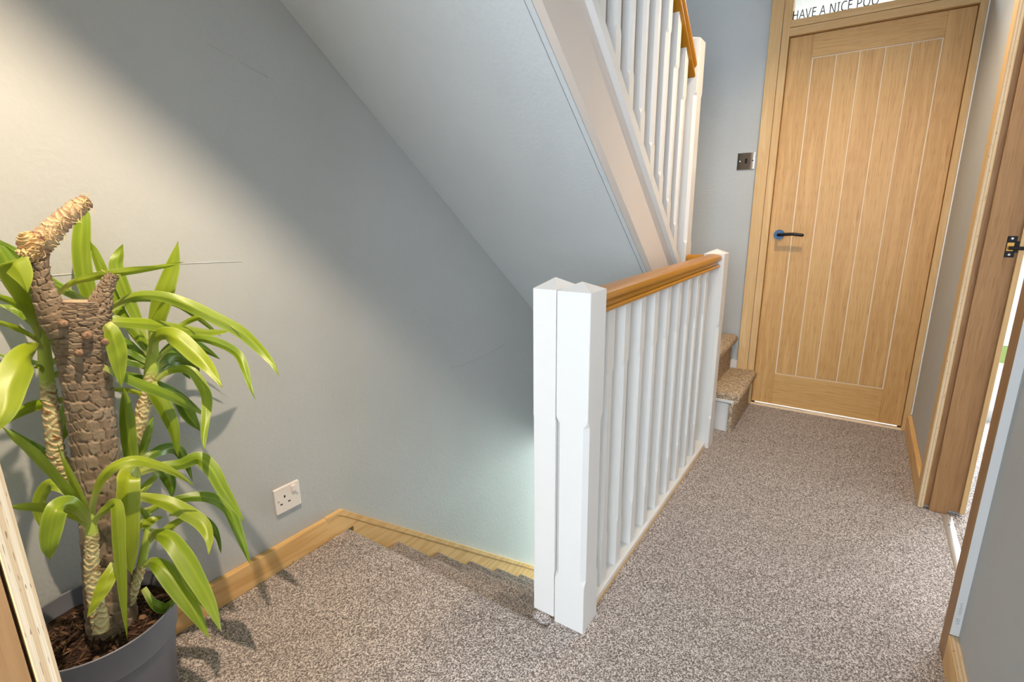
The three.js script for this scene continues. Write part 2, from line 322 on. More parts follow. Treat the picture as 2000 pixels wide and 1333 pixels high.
// ------------------------------------------------------------------ right doorway frame
{
  const t = struct('trim_3', 'oak lining and plywood-edged architraves of the right doorway', 'door frame');
  const zj = -2.345, zn = -1.57;
  mesh('architrave', bx(0.303, XR, 0.004, 2.08, zj - 0.075, zj, 0.002), M.frame, t);
  mesh('plywood_edge', bx(0.3032, 0.3195, 0.004, 2.04, zj - 0.0005, zj + 0.0015), M.ply, t, 'y', [0.7173, 0]);
  mesh('lining', bx(0.320, 0.432, 0.012, 2.02, zj - 0.035, zj - 0.012, 0.0015), M.lining, t);
  mesh('door_stop', bx(0.339, 0.394, 0.0, 2.0, zj - 0.012, zj + 0.003, 0.002), M.lining, t);
  mesh('inner_architrave', bx(0.428, 0.444, 0.012, 2.08, zj - 0.085, zj - 0.004, 0.002), M.frame, t);
  mesh('architrave', bx(0.303, XR, 0.0, 2.08, zn + 0.005, zn + 0.075, 0.003), M.lining, t);
  const we = mesh('painted_edge', bx(0.3045, XR, 0.091, 2.08, zn + 0.0745, zn + 0.0765), M.rawWhite, t); we.userData.label = 'white painted edge with pencil marks';
  mesh('lining', bx(0.320, 0.432, 0.0, 2.02, zn - 0.012, zn + 0.02, 0.0015), M.lining, t);
  mesh('head', bx(0.320, 0.432, 2.0, 2.02, zj - 0.012, zn, 0.0015), M.lining, t, 'z');
  mesh('architrave', bx(0.303, XR, 2.0, 2.08, zj, zn, 0.002), M.frame, t, 'z');
  // pencil scribble on the painted edge
  const st = []; const pz = zn + 0.0769; let sy = 0.125;
  for (const [n, a] of [[5, 0.006], [9, 0.0045]]) { const pts = []; for (let k = 0; k <= n; k++) pts.push(V(0.3135 + (k % 2 ? a : -a) * rr(0.1, 0.7), sy + k * 0.0036 + rr(-0.001, 0.001), pz)); st.push(new THREE.TubeGeometry(new THREE.CatmullRomCurve3(pts), 40, 0.00028, 4)); sy += n * 0.0036 + 0.012; }
  const pm = mesh('pencil_marks', st, M.pencil, t); pm.userData.label = 'faint pencil scribble';
  // keep for the door catch on the far jamb
  const k = mesh('latch_keep', bx(0.394, 0.421, 0.969, 1.039, zj - 0.012, zj - 0.0095, 0.001), M.black, t); k.userData.label = 'black door catch plate';
  mesh('keep_lip', bx(0.418, 0.436, 0.985, 1.022, zj - 0.012, zj - 0.0085, 0.001), M.black, k);
  mesh('keep_pocket', bx(0.398, 0.416, 0.990, 1.018, zj - 0.0100, zj - 0.0082, 0.0008), M.brass, k);
  mesh('catch_bolt', new THREE.CylinderGeometry(0.006, 0.006, 0.05, 16).rotateZ(Math.PI / 2).translate(0.428, 1.0, zj - 0.001), M.black, k);
  for (const y of [0.978, 1.031]) mesh('screw', new THREE.SphereGeometry(0.004, 12, 8).scale(1, 1, 0.4).translate(0.408, y, zj - 0.0092), M.steel, k);
}
{
  const g = thing('threshold_strip', 'shiny metal carpet strip across the right doorway floor', 'threshold', [0.392, 0, -1.95]);
  const s = new THREE.Shape(); s.moveTo(-0.016, 0); s.quadraticCurveTo(-0.012, 0.006, 0, 0.007); s.quadraticCurveTo(0.012, 0.006, 0.016, 0); s.lineTo(-0.016, 0);
  mesh('bar', new THREE.ExtrudeGeometry(s, { depth: 0.76, bevelEnabled: false }).translate(0, 0, -0.38), M.steel, g);
  for (const z of [-0.3, 0.05, 0.31]) mesh('screw', new THREE.SphereGeometry(0.005, 10, 6).scale(1, 0.3, 1).translate(0, 0.007, z), M.chrome, g);
}

// ------------------------------------------------------------------ skirtings and the wall string of the lower flight
{
  const g = struct('baseboard_left', 'pine skirting board under the socket on the left wall', 'skirting');
  mesh('board', bx(XL, -1.453, 0, 0.0875, ZF, -0.952, 0.0025), M.pine, g, 'z');
  mesh('corner_block', extrudeX([[-0.953, 0], [-0.953, 0.078], [-1.0, 0.080], [-1.062, 0.040], [-1.062, 0]], XL, -1.456), M.pine, g, 'z');
  const top = (z) => 0.087 - 0.832 * (-z - 1.022);
  const strip = (a, b, y0, y1) => [[a, top(a) + y0], [a, top(a) + y1], [b, top(b) + y1], [b, top(b) + y0]];
  mesh('wall_string', extrudeX([[-1.062, -0.1], [-1.062, top(-1.062) - 0.01], [-1.52, top(-1.52) - 0.01], [-1.52, top(-1.52) - 0.32], [-1.3, -0.5]], XL, -1.4565), M.pine, g, 'z');
  mesh('wall_string', extrudeX(strip(-1.5215, -3.9, -0.32, -0.01), XL, -1.4575), M.pine, g, 'z');
  mesh('string_capping', extrudeX([[-0.953, 0.0795], [-0.953, 0.0875], [-1.0225, 0.0875], ...[[-3.9, top(-3.9)], [-3.9, top(-3.9) - 0.026], [-1.03, 0.0875 - 0.026 - 0.004], [-1.0, 0.0800]]], XL, -1.4535), M.pine, g, 'z');
}
{
  const g = struct('baseboard_right', 'pine skirting boards along the right wall of the corridor', 'skirting');
  mesh('board', bx(0.303, XR, 0, 0.090, ZB + 0.007, -2.421, 0.0025), M.pine, g, 'z');
  mesh('board', bx(0.303, XR, 0, 0.088, -1.4945, ZF, 0.002), M.pine, g, 'z');
  mesh('plywood_edge', bx(0.3045, XR, 0.0878, 0.0895, -1.4925, ZF), ply({}), g, 'z', [0.0035, 0]);
}

// =================================================================== STAIRS
// carpeted flight going down
{
  const g = thing('stair_flight_down', 'grey carpeted steps going down beside the newel posts', 'staircase', [0, 0, 0]);
  for (let n = 1; n <= 12; n++) {
    const y = stepY(n), z = stepZ(n), r = 0.015, p = [[z + 0.235, y - 0.2], [z + 0.26, y - 0.2], [z + 0.26, y]];
    for (let k = 0; k <= 8; k++) { const a = Math.PI / 2 - Math.PI * k / 8; p.push([z + r - Math.cos(a) * r, y - r + Math.sin(a) * r]); }
    p.push([z + 0.028, y - 2 * r - 0.004], [z + 0.028, y - 0.2]);
    mesh('step', extrudeX(p, -1.4555, -0.606), M.carpet, g, 'z', [n * 0.13, 0]);
  }
  rebase(g, -1.03, -2.6, -2.4);
}
// upper flight: soffit, outer string, lowest winder steps
{
  const g = thing('stair_flight_up', 'upper staircase with grey plastered soffit and white side string', 'staircase', [0, 0, 0]);
  const band = (a, b, y0, y1) => [[a, sof(a) + y0], [a, sof(a) + y1], [b, sof(b) + y1], [b, sof(b) + y0]];
  mesh('soffit', [extrudeX(band(-0.193, -2.434, 0, 0.012), XL + 0.001, -0.7325), extrudeX(band(-2.434, -2.62, 0, 0.012), XL + 0.001, -0.77)], M.soffit, g);
  mesh('soffit_trim', extrudeX(band(-0.193, -2.436, -0.002, 0.03), -0.729, -0.7135), M.soffit, g);
  const stTop = (z) => 2.825 + 0.838 * z;
  mesh('outer_string', extrudeX([[-0.193, sof(-0.193) + 0.001], [-0.193, stTop(-0.193)], [-2.436, stTop(-2.436)], [-2.436, sof(-2.436) + 0.001]], -0.7125, -0.688), M.string, g);
  const st = [];
  for (let n = 0; n < 10; n++) { const z = -2.42 + n * 0.232, y = sof(z) + 0.213; if (z < -0.45) st.push([z, y]); }
  for (const [z, y] of st) { mesh('step', [bx(XL + 0.001, -0.7135, y - 0.015, y, z, z + 0.235, 0.004), bx(XL + 0.001, -0.7135, y - 0.185, y - 0.015, z + 0.012, z + 0.026)], M.beige, g); }
  // winder steps at the corridor end, carpet wrapped over white timber
  const wrap = (name, xr, y, z0, z1, depth) => { // riser faces +x at xr, nosing 24 mm proud
    const p = [], r = 0.022; const prof = [[xr - depth, y - 0.03], [xr - depth, y]];
    for (let k = 0; k <= 8; k++) { const a = Math.PI / 2 - Math.PI * k / 8; prof.push([xr + 0.008 + Math.cos(a) * r, y - r + Math.sin(a) * r]); }
    prof.push([xr + 0.006, y - 2 * r - 0.006], [xr, y - 0.07], [xr, y - 0.205], [xr - 0.012, y - 0.205], [xr - 0.012, y - 0.03]);
    const s = new THREE.Shape(prof.map(([a, b]) => new THREE.Vector2(a, b)));
    const q = new THREE.ExtrudeGeometry(s, { depth: z0 - z1, bevelEnabled: true, bevelSize: 0.004, bevelThickness: 0.004, bevelSegments: 2, curveSegments: 6 }); q.translate(0, 0, z1);
    const m = mesh(name, toCreasedNormals(q, 0.7), M.beige, g, 'z'); m.userData.label = 'beige carpeted winder step'; return m; };
  wrap('winder_step', -0.457, 0.208, -2.692, ZB + 0.024, 0.125);
  wrap('winder_step', -0.577, 0.414, -2.60, ZB + 0.024, 0.14);
  wrap('winder_step', -0.712, 0.62, -2.56, ZB + 0.024, 0.45);
  mesh('step_end_panel', bx(-0.60, -0.472, 0, 0.155, -2.698, -2.71, 0.001), M.white, g);
  mesh('step_end_panel', bx(-0.60, -0.450, 0.162, 0.178, -2.686, -2.72, 0.002), M.white, g);
  mesh('step_end_panel', bx(-0.76, -0.594, 0, 0.40, -2.585, -2.6, 0.001), M.white, g);
  rebase(g, -1.07, 0, -2.0);
}
// ------------------------------------------------------------------ turned timber: posts, rails
function post(x, z, w, d, y0, y1, ca, cb, ch, cap) { // stop-chamfered square post with pyramid cap, centred at x,z
  const rows = [], e = 0.0016, s = 0.022;
  const sec = (y, c) => { const a = w / 2, b = d / 2; return [[-a + c, -b], [a - c, -b], [a, -b + c], [a, b - c], [a - c, b], [-a + c, b], [-a, b - c], [-a, -b + c]].map(([p, q]) => [x + p, y, z + q]); };
  const ys = [[y0, e], [ca - s, e], [ca - s * 0.55, ch * 0.35], [ca - s * 0.2, ch * 0.8], [ca, ch], [cb, ch], [cb + s * 0.2, ch * 0.8], [cb + s * 0.55, ch * 0.35], [cb + s, e], [y1, e]];
  for (const [y, c] of ys) rows.push(sec(y, c));
  const pos = [];
  const tri = (a, b, c) => pos.push(...a, ...b, ...c);
  for (let k = 0; k < rows.length - 1; k++) for (let j = 0; j < 8; j++) { const j2 = (j + 1) % 8, A = rows[k][j], B = rows[k][j2], C = rows[k + 1][j2], D = rows[k + 1][j]; tri(A, D, B); tri(B, D, C); }
  const t = rows[rows.length - 1], top = [x, y1 + cap, z], bt = rows[0], bot = [x, y0, z];
  for (let j = 0; j < 8; j++) { const j2 = (j + 1) % 8; tri(t[j], top, t[j2]); tri(bt[j], bt[j2], bot); }
  const g = new THREE.BufferGeometry(); g.setAttribute('position', new THREE.BufferAttribute(new Float32Array(pos), 3)); g.computeVertexNormals(); return g;
}
function railShape() {
  const s = new THREE.Shape();
  const R = [[0.0, 0.0], [0.029, 0.0], [0.0325, 0.003], [0.0325, 0.009], [0.029, 0.0125], [0.022, 0.014], [0.0205, 0.020], [0.022, 0.026], [0.030, 0.030], [0.0355, 0.036], [0.0365, 0.043], [0.033, 0.051], [0.024, 0.0565], [0.010, 0.059], [0, 0.0595]];
  s.moveTo(R[0][0], R[0][1]); for (const [a, b] of R.slice(1)) s.lineTo(a, b); for (const [a, b] of R.slice(1, -1).reverse()) s.lineTo(-a, b); s.closePath(); return s;
}
const XN = -0.5067, ZN = -1.0716, ZFN = -2.438, XC = XN - 0.045;
{
  const g = thing('landing_balustrade', 'white spindle balustrade with varnished handrail along the stairwell', 'balustrade');
  mesh('newel_post', post(XC, ZN - 0.045, 0.09, 0.09, -0.02, 0.9515, 0.165, 0.61, 0.012, 0.020), M.white, g);
  mesh('half_newel_post', post((-0.6655 - 0.5990) / 2, ZN - 0.0565, 0.0665, 0.112, 0.012, 0.9525, 0.165, 0.61, 0.0028, 0.024), M.white, g);
  mesh('newel_post', post(XC + 0.002, ZFN - 0.045, 0.09, 0.09, 0, 0.944, 0.165, 0.61, 0.012, 0.020), M.white, g);
  mesh('handrail', toCreasedNormals(new THREE.ExtrudeGeometry(railShape(), { depth: (ZN - 0.089) - (ZFN - 0.001), bevelEnabled: false }), 0.6).translate(XC, 0.8845, ZFN - 0.001), M.rail, g, 'z');
  const zs = [-1.240, -1.352, -1.480, -1.603, -1.731, -1.861, -1.988, -2.117, -2.247];
  for (const z of zs) mesh('baluster', post(XC, z - 0.0205, 0.041, 0.041, 0.028, 0.886, 0.20, 0.70, 0.0075, 0.001), M.white, g);
  mesh('base_rail', bx(XC - 0.0325, XC + 0.0305, 0.0, 0.029, ZN - 0.089, ZFN, 0.003), M.white, g, 'z');
  const pe = mesh('base_edge', bx(XC + 0.0302, XC + 0.0315, 0.001, 0.0145, ZN - 0.09, ZFN), M.frame, g, 'z'); pe.userData.label = 'bare timber lower edge of the base rail';
  // short return rail to the stair newel
  const q = toCreasedNormals(new THREE.ExtrudeGeometry(railShape(), { depth: 0.083, bevelEnabled: false }), 0.6); q.rotateY(Math.PI / 2); q.translate(-0.6775, 0.876, ZFN - 0.05);
  mesh('return_handrail', q, M.rail, g, 'x');
  rebase(g, XC, 0, -1.75);
}
{
  const g = thing('stair_balustrade', 'white spindles and sloping varnished handrail on the upper staircase', 'balustrade');
  const xc = -0.723, nz = ZFN - 0.045, L = -0.2 - ZFN;
  mesh('newel_post', post(xc, nz, 0.09, 0.09, 0, 1.845, 1.0, 1.62, 0.013, 0.02), M.white, g);
  const baseTop = (z) => 2.891 + 0.838 * z;       // top of the sloping base rail
  const zs = []; for (let k = 0; k < 10; k++) zs.push(-2.325 + 0.119 * k);
  const shear = (geo, m) => { const p = geo.attributes.position; for (let i = 0; i < p.count; i++) p.setY(i, p.getY(i) + m * p.getZ(i)); geo.computeVertexNormals(); return geo; };
  for (const z of zs) {
    const zc = z - 0.0205, y0 = baseTop(zc) - 0.02, y1 = 1.730 + slope * (zc + 2.39) + 0.02;
    if (y1 < 3.3) mesh('baluster', post(xc + 0.003, zc, 0.041, 0.041, y0, y1, y0 + 0.18, y1 - 0.2, 0.0095, 0.001), M.white, g);
  }
  const slant = (y0, y1, x0, x1, a, b) => extrudeX([[a, y0 + 0.838 * a], [a, y1 + 0.838 * a], [b, y1 + 0.838 * b], [b, y0 + 0.838 * b]], x0, x1);
  mesh('base_rail', slant(2.861, 2.891, -0.757, -0.676, -0.22, ZFN + 0.001), M.white, g, 'z');
  mesh('base_moulding', slant(2.826, 2.860, -0.752, -0.668, -0.22, ZFN + 0.001), M.white, g, 'z');
  const rail = toCreasedNormals(new THREE.ExtrudeGeometry(railShape(), { depth: L, steps: 1, bevelEnabled: false }), 0.6);
  rail.scale(1, 1.28, 1); const q = toCreasedNormals(shear(rail, slope), 0.6); q.translate(xc + 0.003, 1.690, ZFN - 0.002);
  mesh('handrail', q, M.rail, g, 'z');
  rebase(g, xc, 0, nz);
}

// =================================================================== FITTINGS
{
  const g = thing('wall_socket', 'white single switched power socket on the left wall', 'socket', [XL, 0.235, -0.826]);
  mesh('faceplate', bx(0, 0.0105, -0.0445, 0.0445, -0.0445, 0.0445, 0.0028), M.plastic, g);
  mesh('rocker_switch', bx(0.008, 0.0165, 0.0165, 0.0385, -0.0275, -0.0135, 0.0015).applyMatrix4(new THREE.Matrix4().makeRotationZ(-0.05)), M.plastic, g);
  mesh('earth_slot', bx(0.0098, 0.0108, 0.006, 0.0145, 0.0085, 0.0135), M.hole, g);
  for (const z of [0.025, -0.003]) mesh('pin_slot', bx(0.0098, 0.0108, -0.015, -0.0105, z - 0.004, z + 0.004), M.hole, g);
  for (const z of [0.0335, -0.0335]) mesh('screw', new THREE.CylinderGeometry(0.0032, 0.0032, 0.001, 16).rotateZ(Math.PI / 2).translate(0.0107, 0, z), M.steel, g);
}
{
  const g = thing('light_switch', 'polished chrome light switch with black rocker on the end wall', 'switch', [-0.594, 1.398, ZB]);
  mesh('faceplate', bx(-0.0455, 0.0455, -0.0455, 0.0455, 0, 0.006, 0.0025), M.chrome, g);
  mesh('rocker_switch', bx(-0.006, 0.006, -0.0125, 0.0125, 0.004, 0.0095, 0.001), M.hole, g);
  for (const x of [-0.0315, 0.0345]) mesh('screw', new THREE.CylinderGeometry(0.0035, 0.0035, 0.002, 14).rotateX(Math.PI / 2).translate(x, 0, 0.0062), x < 0 ? M.steel : M.hole, g);
}
LAMPS.forEach(([x, z, cd, tx, ty, tz, ang], i) => {
  const g = thing('ceiling_downlight', i ? 'round recessed downlight over the corridor by the oak door' : 'round recessed downlight over the landing by the plant', 'lamp', [x, YC, z], { group: 'ceiling downlights' });
  mesh('bezel', new THREE.TorusGeometry(0.04, 0.006, 10, 36).rotateX(Math.PI / 2), M.chrome, g);
  const em = new THREE.MeshStandardMaterial({ color: 0xffffff, emissive: new THREE.Color().setRGB(...LAMP_RGB), emissiveIntensity: 4 });
  mesh('lamp_face', new THREE.CylinderGeometry(0.034, 0.034, 0.004, 28).translate(0, -0.001, 0), em, g);
  const l = new THREE.SpotLight(new THREE.Color().setRGB(...LAMP_RGB), cd, 0, ang, 1, 2); l.position.set(0, -0.012, 0); l.target.position.set(tx - x, ty - YC, tz - z); l.castShadow = true; l.shadow.radius = 0.75; g.add(l, l.target);
});

// =================================================================== POTTED YUCCA
const camQ = camera.quaternion.clone(), camP = camera.position.clone();
const ray = (u, v) => V((u - 1000) / F_PX, -(v - 666.5) / F_PX, -1).applyQuaternion(camQ);
const atX = (u, v, x) => { const r = ray(u, v); return camP.clone().add(r.multiplyScalar((x - camP.x) / r.x)); };   // point of the plant at its own distance from the wall
const depthOf = (p) => -p.clone().sub(camP).applyQuaternion(camQ.clone().invert()).z;
{
  const PX = -1.302, PZ = -0.265, PR = 0.151, PH = 0.281;
  const g = thing('potted_yucca', 'yucca with a thick cut trunk and long green leaves in grey pot', 'potted plant', [PX, 0, PZ]);
  const add = (name, geo, mat, parent = g) => { const m = new THREE.Mesh(geo, mat); m.name = name; m.castShadow = m.receiveShadow = true; if (parent === g) m.position.set(-PX, 0, -PZ); parent.add(m); return m; };
  // pot: lathe with a rim band
  const prof = [[0.0, 0.0], [0.105, 0.0], [0.110, 0.006], [0.1345, 0.2], [0.139, 0.206], [0.1475, 0.272], [0.1495, 0.279], [PR, 0.2815], [0.1485, 0.283], [0.1465, 0.2805], [0.142, 0.235], [0.138, 0.225]];
  const pot = new THREE.Mesh(toCreasedNormals(new THREE.LatheGeometry(prof.map(([a, b]) => new THREE.Vector2(a, b)), 72), 0.5), M.pot); pot.name = 'pot'; pot.castShadow = pot.receiveShadow = true; pot.userData.label = 'grey plastic pot with a plain rim band'; g.add(pot);
  // soil with bark
  const SY = 0.246;
  const sg = new THREE.CircleGeometry(0.141, 64, 0).rotateX(-Math.PI / 2);
  const rg = new THREE.RingGeometry(0.0001, 0.141, 64, 18).rotateX(-Math.PI / 2); const sp = rg.attributes.position;
  const soilH = (x, z) => SY + 0.012 * (fbm((x + 1) * 0.5, (z + 1) * 0.5, 64, 64, 3, 71) - 0.5) + 0.006 * Math.cos(Math.hypot(x, z) * 22);
  for (let i = 0; i < sp.count; i++) sp.setY(i, soilH(sp.getX(i), sp.getZ(i))); rg.computeVertexNormals();
  const soil = new THREE.Mesh(rg, M.soil); soil.name = 'soil'; soil.receiveShadow = true; g.add(soil);
  const chipCols = ['#3d2a1d', '#533a28', '#654a35', '#2b1d14', '#775a41', '#493123'];
  const chipM = chipCols.map(c => new THREE.MeshStandardMaterial({ color: S(c), roughness: 0.95 }));
  const chipG = []; for (let k = 0; k < 5; k++) { const b = new THREE.IcosahedronGeometry(1, 1); const p = b.attributes.position, jit = {}; for (let i = 0; i < p.count; i++) { const key = [p.getX(i), p.getY(i), p.getZ(i)].map(q => q.toFixed(2)).join(); const s = jit[key] = jit[key] || rr(0.7, 1.15); p.setXYZ(i, p.getX(i) * s, p.getY(i) * s, p.getZ(i) * s); } b.computeVertexNormals(); chipG.push(b); }
  const place = (o, len, wid, th) => { const a = rnd() * 6.283, r = 0.128 * Math.sqrt(rnd()), x = r * Math.cos(a), z = r * Math.sin(a); o.position.set(x, soilH(x, z) + th * rr(0.4, 1.6), z); o.rotation.set(rr(-0.35, 0.35), rnd() * 6.283, rr(-0.35, 0.35)); o.scale.set(len, th, wid); };
  for (let k = 0; k < 90; k++) { const long = rnd() < 0.55; const m = new THREE.Mesh(chipG[k % 5], chipM[k % 6]); m.name = 'bark_chip'; m.castShadow = m.receiveShadow = true; place(m, long ? rr(0.012, 0.024) : rr(0.007, 0.013), long ? rr(0.002, 0.0035) : rr(0.005, 0.009), rr(0.0018, 0.004)); g.add(m); }
  const bits = []; const dummy = new THREE.Object3D();
  for (let k = 0; k < 900; k++) { place(dummy, rr(0.003, 0.012), rr(0.001, 0.003), rr(0.001, 0.0022)); dummy.updateMatrix(); const q = prep(chipG[k % 5].clone()).applyMatrix4(dummy.matrix); const c = S(chipCols[(rnd() * 6) | 0]).multiplyScalar(rr(0.5, 1)); const cc = new Float32Array(q.attributes.position.count * 3); for (let i = 0; i < cc.length; i += 3) { cc[i] = c.r; cc[i + 1] = c.g; cc[i + 2] = c.b; } q.setAttribute('color', new THREE.BufferAttribute(cc, 3)); bits.push(q); }
  const mul = new THREE.Mesh(mergeGeometries(bits), new THREE.MeshStandardMaterial({ vertexColors: true, roughness: 1 })); mul.name = 'bark_mulch'; mul.userData = { kind: 'stuff', label: 'fine brown bark mulch' }; mul.castShadow = mul.receiveShadow = true; g.add(mul);

  // generic swept body: pts = [u, v, x, radiusPx]; disp(s, a, r) -> [radius, color]
  const vcol = new THREE.MeshStandardMaterial({ vertexColors: true, roughness: 0.9 });
  function sweep(pts, nu, nv, disp, cap) {
    const P = pts.map(p => atX(p[0], p[1], p[2])), R = pts.map((p, i) => p[3] * depthOf(P[i]) / F_PX);
    const c = new THREE.CatmullRomCurve3(P, false, 'centripetal'), len = c.getLength();
    const pos = [], col = [], idx = [];
    let nrm = V(1, 0, 0.3).normalize();
    for (let j = 0; j <= nv; j++) {
      const t = j / nv, p = c.getPoint(t), tg = c.getTangent(t);
      nrm.sub(tg.clone().multiplyScalar(nrm.dot(tg))).normalize(); const bi = tg.clone().cross(nrm);
      const f = t * (R.length - 1), i0 = Math.min(R.length - 2, Math.floor(f)), r0 = R[i0] + (R[i0 + 1] - R[i0]) * (f - i0);
      for (let i = 0; i <= nu; i++) {
        const a = i / nu * Math.PI * 2, [r, k] = disp(t * len, (i % nu) / nu, r0, t);
        const q = p.clone().addScaledVector(nrm, Math.cos(a) * r).addScaledVector(bi, Math.sin(a) * r); pos.push(q.x, q.y, q.z); col.push(...k);
      }
    }
    for (let j = 0; j < nv; j++) for (let i = 0; i < nu; i++) { const a = j * (nu + 1) + i, b = a + nu + 1; idx.push(a, a + 1, b, b, a + 1, b + 1); }
    if (cap) { const base = nv * (nu + 1), p = c.getPoint(1); const n = pos.length / 3; pos.push(p.x, p.y, p.z); col.push(...cap); for (let i = 0; i < nu; i++) idx.push(base + i, base + i + 1, n); }
    const geo = new THREE.BufferGeometry(); geo.setAttribute('position', new THREE.Float32BufferAttribute(pos, 3)); geo.setAttribute('color', new THREE.Float32BufferAttribute(col, 3)); geo.setIndex(idx); geo.computeVertexNormals(); return geo;
  }
  const lin = (h) => { const c = S(h); return [c.r, c.g, c.b]; };
  const barkA = lin('#92816d'), barkB = lin('#6f5c48'), barkC = lin('#a3937e');
  const bark = (rowH, cells, depth, sd) => (s, a, r) => {                   // jittered rows of plates with dark cracks between
    const X = a * cells, Y = s / rowH + 0.5 * Math.sin(a * 6.283 + sd) * 0.5, xi = Math.floor(X), yi = Math.floor(Y); let d1 = 9, d2 = 9, v = 0, fr = 0;
    for (let oy = -1; oy <= 1; oy++) for (let ox = -2; ox <= 2; ox++) {
      const cx = xi + ox, cy = yi + oy, m = ((cx % cells) + cells) % cells, sh = 0.5 * (((cy % 2) + 2) % 2);
      const px = cx + sh + 0.55 * (hash(m, cy, sd) - 0.5) + 0.5, py = cy + 0.5 + 0.55 * (hash(m, cy, sd + 1) - 0.5);
      const dx = Math.abs(X - px) * 0.8, dy = Math.abs(Y - py), dd = Math.max(dx, dy) * 0.6 + Math.hypot(dx, dy) * 0.4;
      if (dd < d1) { d2 = d1; d1 = dd; v = hash(m, cy, sd + 2); fr = Y - py + 0.5; } else if (dd < d2) d2 = dd;
    }
    const cr = sst(0.005, 0.085, d2 - d1 + 0.05 * (fbm(a, (s * 4) % 1, 40, 60, 2, sd + 4) - 0.5)), row = yi, ci = xi;
    const grain = fbm(a, (s * 4) % 1, 60, 90, 2, sd + 8);
    let k = mix(v < 0.5 ? barkA : barkC, barkB, 0.5 * grain + 0.35 * hash(row, ci & 7, sd + 5));
    return [r * (0.985 + 0.03 * (grain - 0.5)) + depth * 1.25 * (cr - 0.7) + 0.0016 * (fr - 0.5) + 0.002 * (v - 0.5), k];
  };
  const rings = (rowH, depth, ca, cb, cc, sd, greenFrom = 2) => (s, a, r, t) => {  // overlapping leaf-base scars
    const lobe = Math.abs(Math.sin(a * 6.283 * 1.5 + 2.1 * Math.floor(s / rowH / 2) + sd)), w = s / rowH + 0.75 * lobe + 0.5 * fbm(a, (s * 3) % 1, 6, 12, 2, sd), row = Math.floor(w), fr = w - row, v = hash(row, (a * 4) | 0, sd);
    let k = mix(lin(ca), lin(cb), sst(0.35, 0.75, fr) * (0.3 + 0.7 * v)); k = mix(k, lin(cc), (0.25 + 0.75 * v) * sst(0.72, 0.95, fr));
    if (t > greenFrom) { const q = sst(greenFrom, greenFrom + 0.08, t); k = mix(k, lin('#a9bf52'), q); return [r + depth * (1 - q) * (fr - 0.5), k]; }
    return [r + depth * (fr - 0.5) + 0.0012 * (fbm(a, (s * 9) % 1, 9, 40, 2, sd) - 0.5), k];
  };
  // trunk and its cut stumps
  const XT = -1.285;
  const tr = add('trunk', sweep([[222, 1240, -1.29, 41], [214, 1160, -1.29, 39], [206, 1060, XT, 37], [193, 940, XT, 36], [182, 840, XT, 37], [172, 760, XT, 38.5], [163, 690, XT, 42], [156, 640, XT, 46], [151, 606, XT, 47], [150, 588, XT, 42]], 132, 320, bark(0.020, 12, 0.0034, 5), lin('#c9b39a')), vcol); tr.userData.label = 'thick cracked brown trunk sawn flat at the top';
  add('stump', sweep([[128, 650, -1.275, 26], [108, 618, -1.275, 26], [94, 592, -1.275, 21], [84, 560, -1.275, 17], [78, 530, -1.275, 15], [74, 500, -1.275, 15], [70, 482, -1.275, 17]], 60, 120, bark(0.013, 7, 0.003, 9)), vcol);
  add('stump', sweep([[172, 660, -1.265, 24], [186, 628, -1.265, 25], [194, 600, -1.262, 19], [203, 570, -1.262, 14], [212, 552, -1.262, 11], [222, 537, -1.262, 9]], 60, 110, bark(0.009, 9, 0.004, 15), lin('#b98f72')), vcol);
  const peel = rings(0.0088, 0.0055, '#d6c4a2', '#b48d70', '#86564a', 3);
  const sb = add('stump', sweep([[72, 505, -1.275, 15], [76, 482, -1.275, 20], [92, 462, -1.272, 20], [112, 440, -1.27, 17.5], [132, 422, -1.268, 16], [152, 405, -1.266, 15], [168, 394, -1.265, 12], [173, 391, -1.265, 7]], 48, 170, peel, lin('#e2c48e')), vcol); sb.userData.label = 'pale peeling cut branch';
  add('stump', sweep([[72, 500, -1.275, 17], [60, 482, -1.272, 17], [52, 464, -1.27, 15], [46, 454, -1.27, 8]], 40, 50, rings(0.007, 0.006, '#e3cd9c', '#c69a62', '#a9744a', 4), lin('#e0bd80')), vcol);
  add('stump', sweep([[70, 506, -1.272, 12], [54, 498, -1.268, 12], [40, 495, -1.265, 8], [34, 498, -1.265, 4]], 30, 36, rings(0.006, 0.006, '#e3cd9c', '#c69a62', '#a9744a', 6), lin('#e0bd80')), vcol);
  for (const [u, v, r] of [[170, 656, 8], [154, 690, 6], [124, 633, 7], [206, 668, 7]]) add('bark_knot', sweep([[u, v, -1.245, r * 1.1], [u + 0.5, v + 0.5, -1.228, r], [u + 1, v + 1, -1.222, r * 0.6]], 18, 10, rings(0.004, 0.002, '#9c8069', '#7c604c', '#4c3428', 8), lin('#5c4030')), vcol);
  // loose fibres on the peeling branch
  const fib = [];
  const F = (a) => fib.push(new THREE.TubeGeometry(new THREE.CatmullRomCurve3(a.map(([u, v, x]) => atX(u, v, x))), 14, 0.0006, 4));
  F([[120, 455, -1.25], [127, 462, -1.245], [124, 470, -1.245], [128, 472, -1.245]]); F([[100, 478, -1.25], [110, 480, -1.245], [117, 488, -1.243]]); F([[135, 400, -1.25], [142, 394, -1.25], [150, 395, -1.25]]); F([[172, 405, -1.25], [184, 412, -1.25], [186, 422, -1.25]]); F([[88, 442, -1.25], [82, 436, -1.25]]); F([[158, 410, -1.25], [159, 433, -1.248]]); F([[85, 490, -1.25], [89, 500, -1.25], [84, 504, -1.25]]); F([[70, 452, -1.25], [66, 445, -1.25]]);
  F([[228, 537, -1.25], [236, 538, -1.248]]); F([[205, 532, -1.25], [198, 527, -1.25]]); F([[96, 462, -1.246], [94, 445, -1.244], [98, 468, -1.242]]);
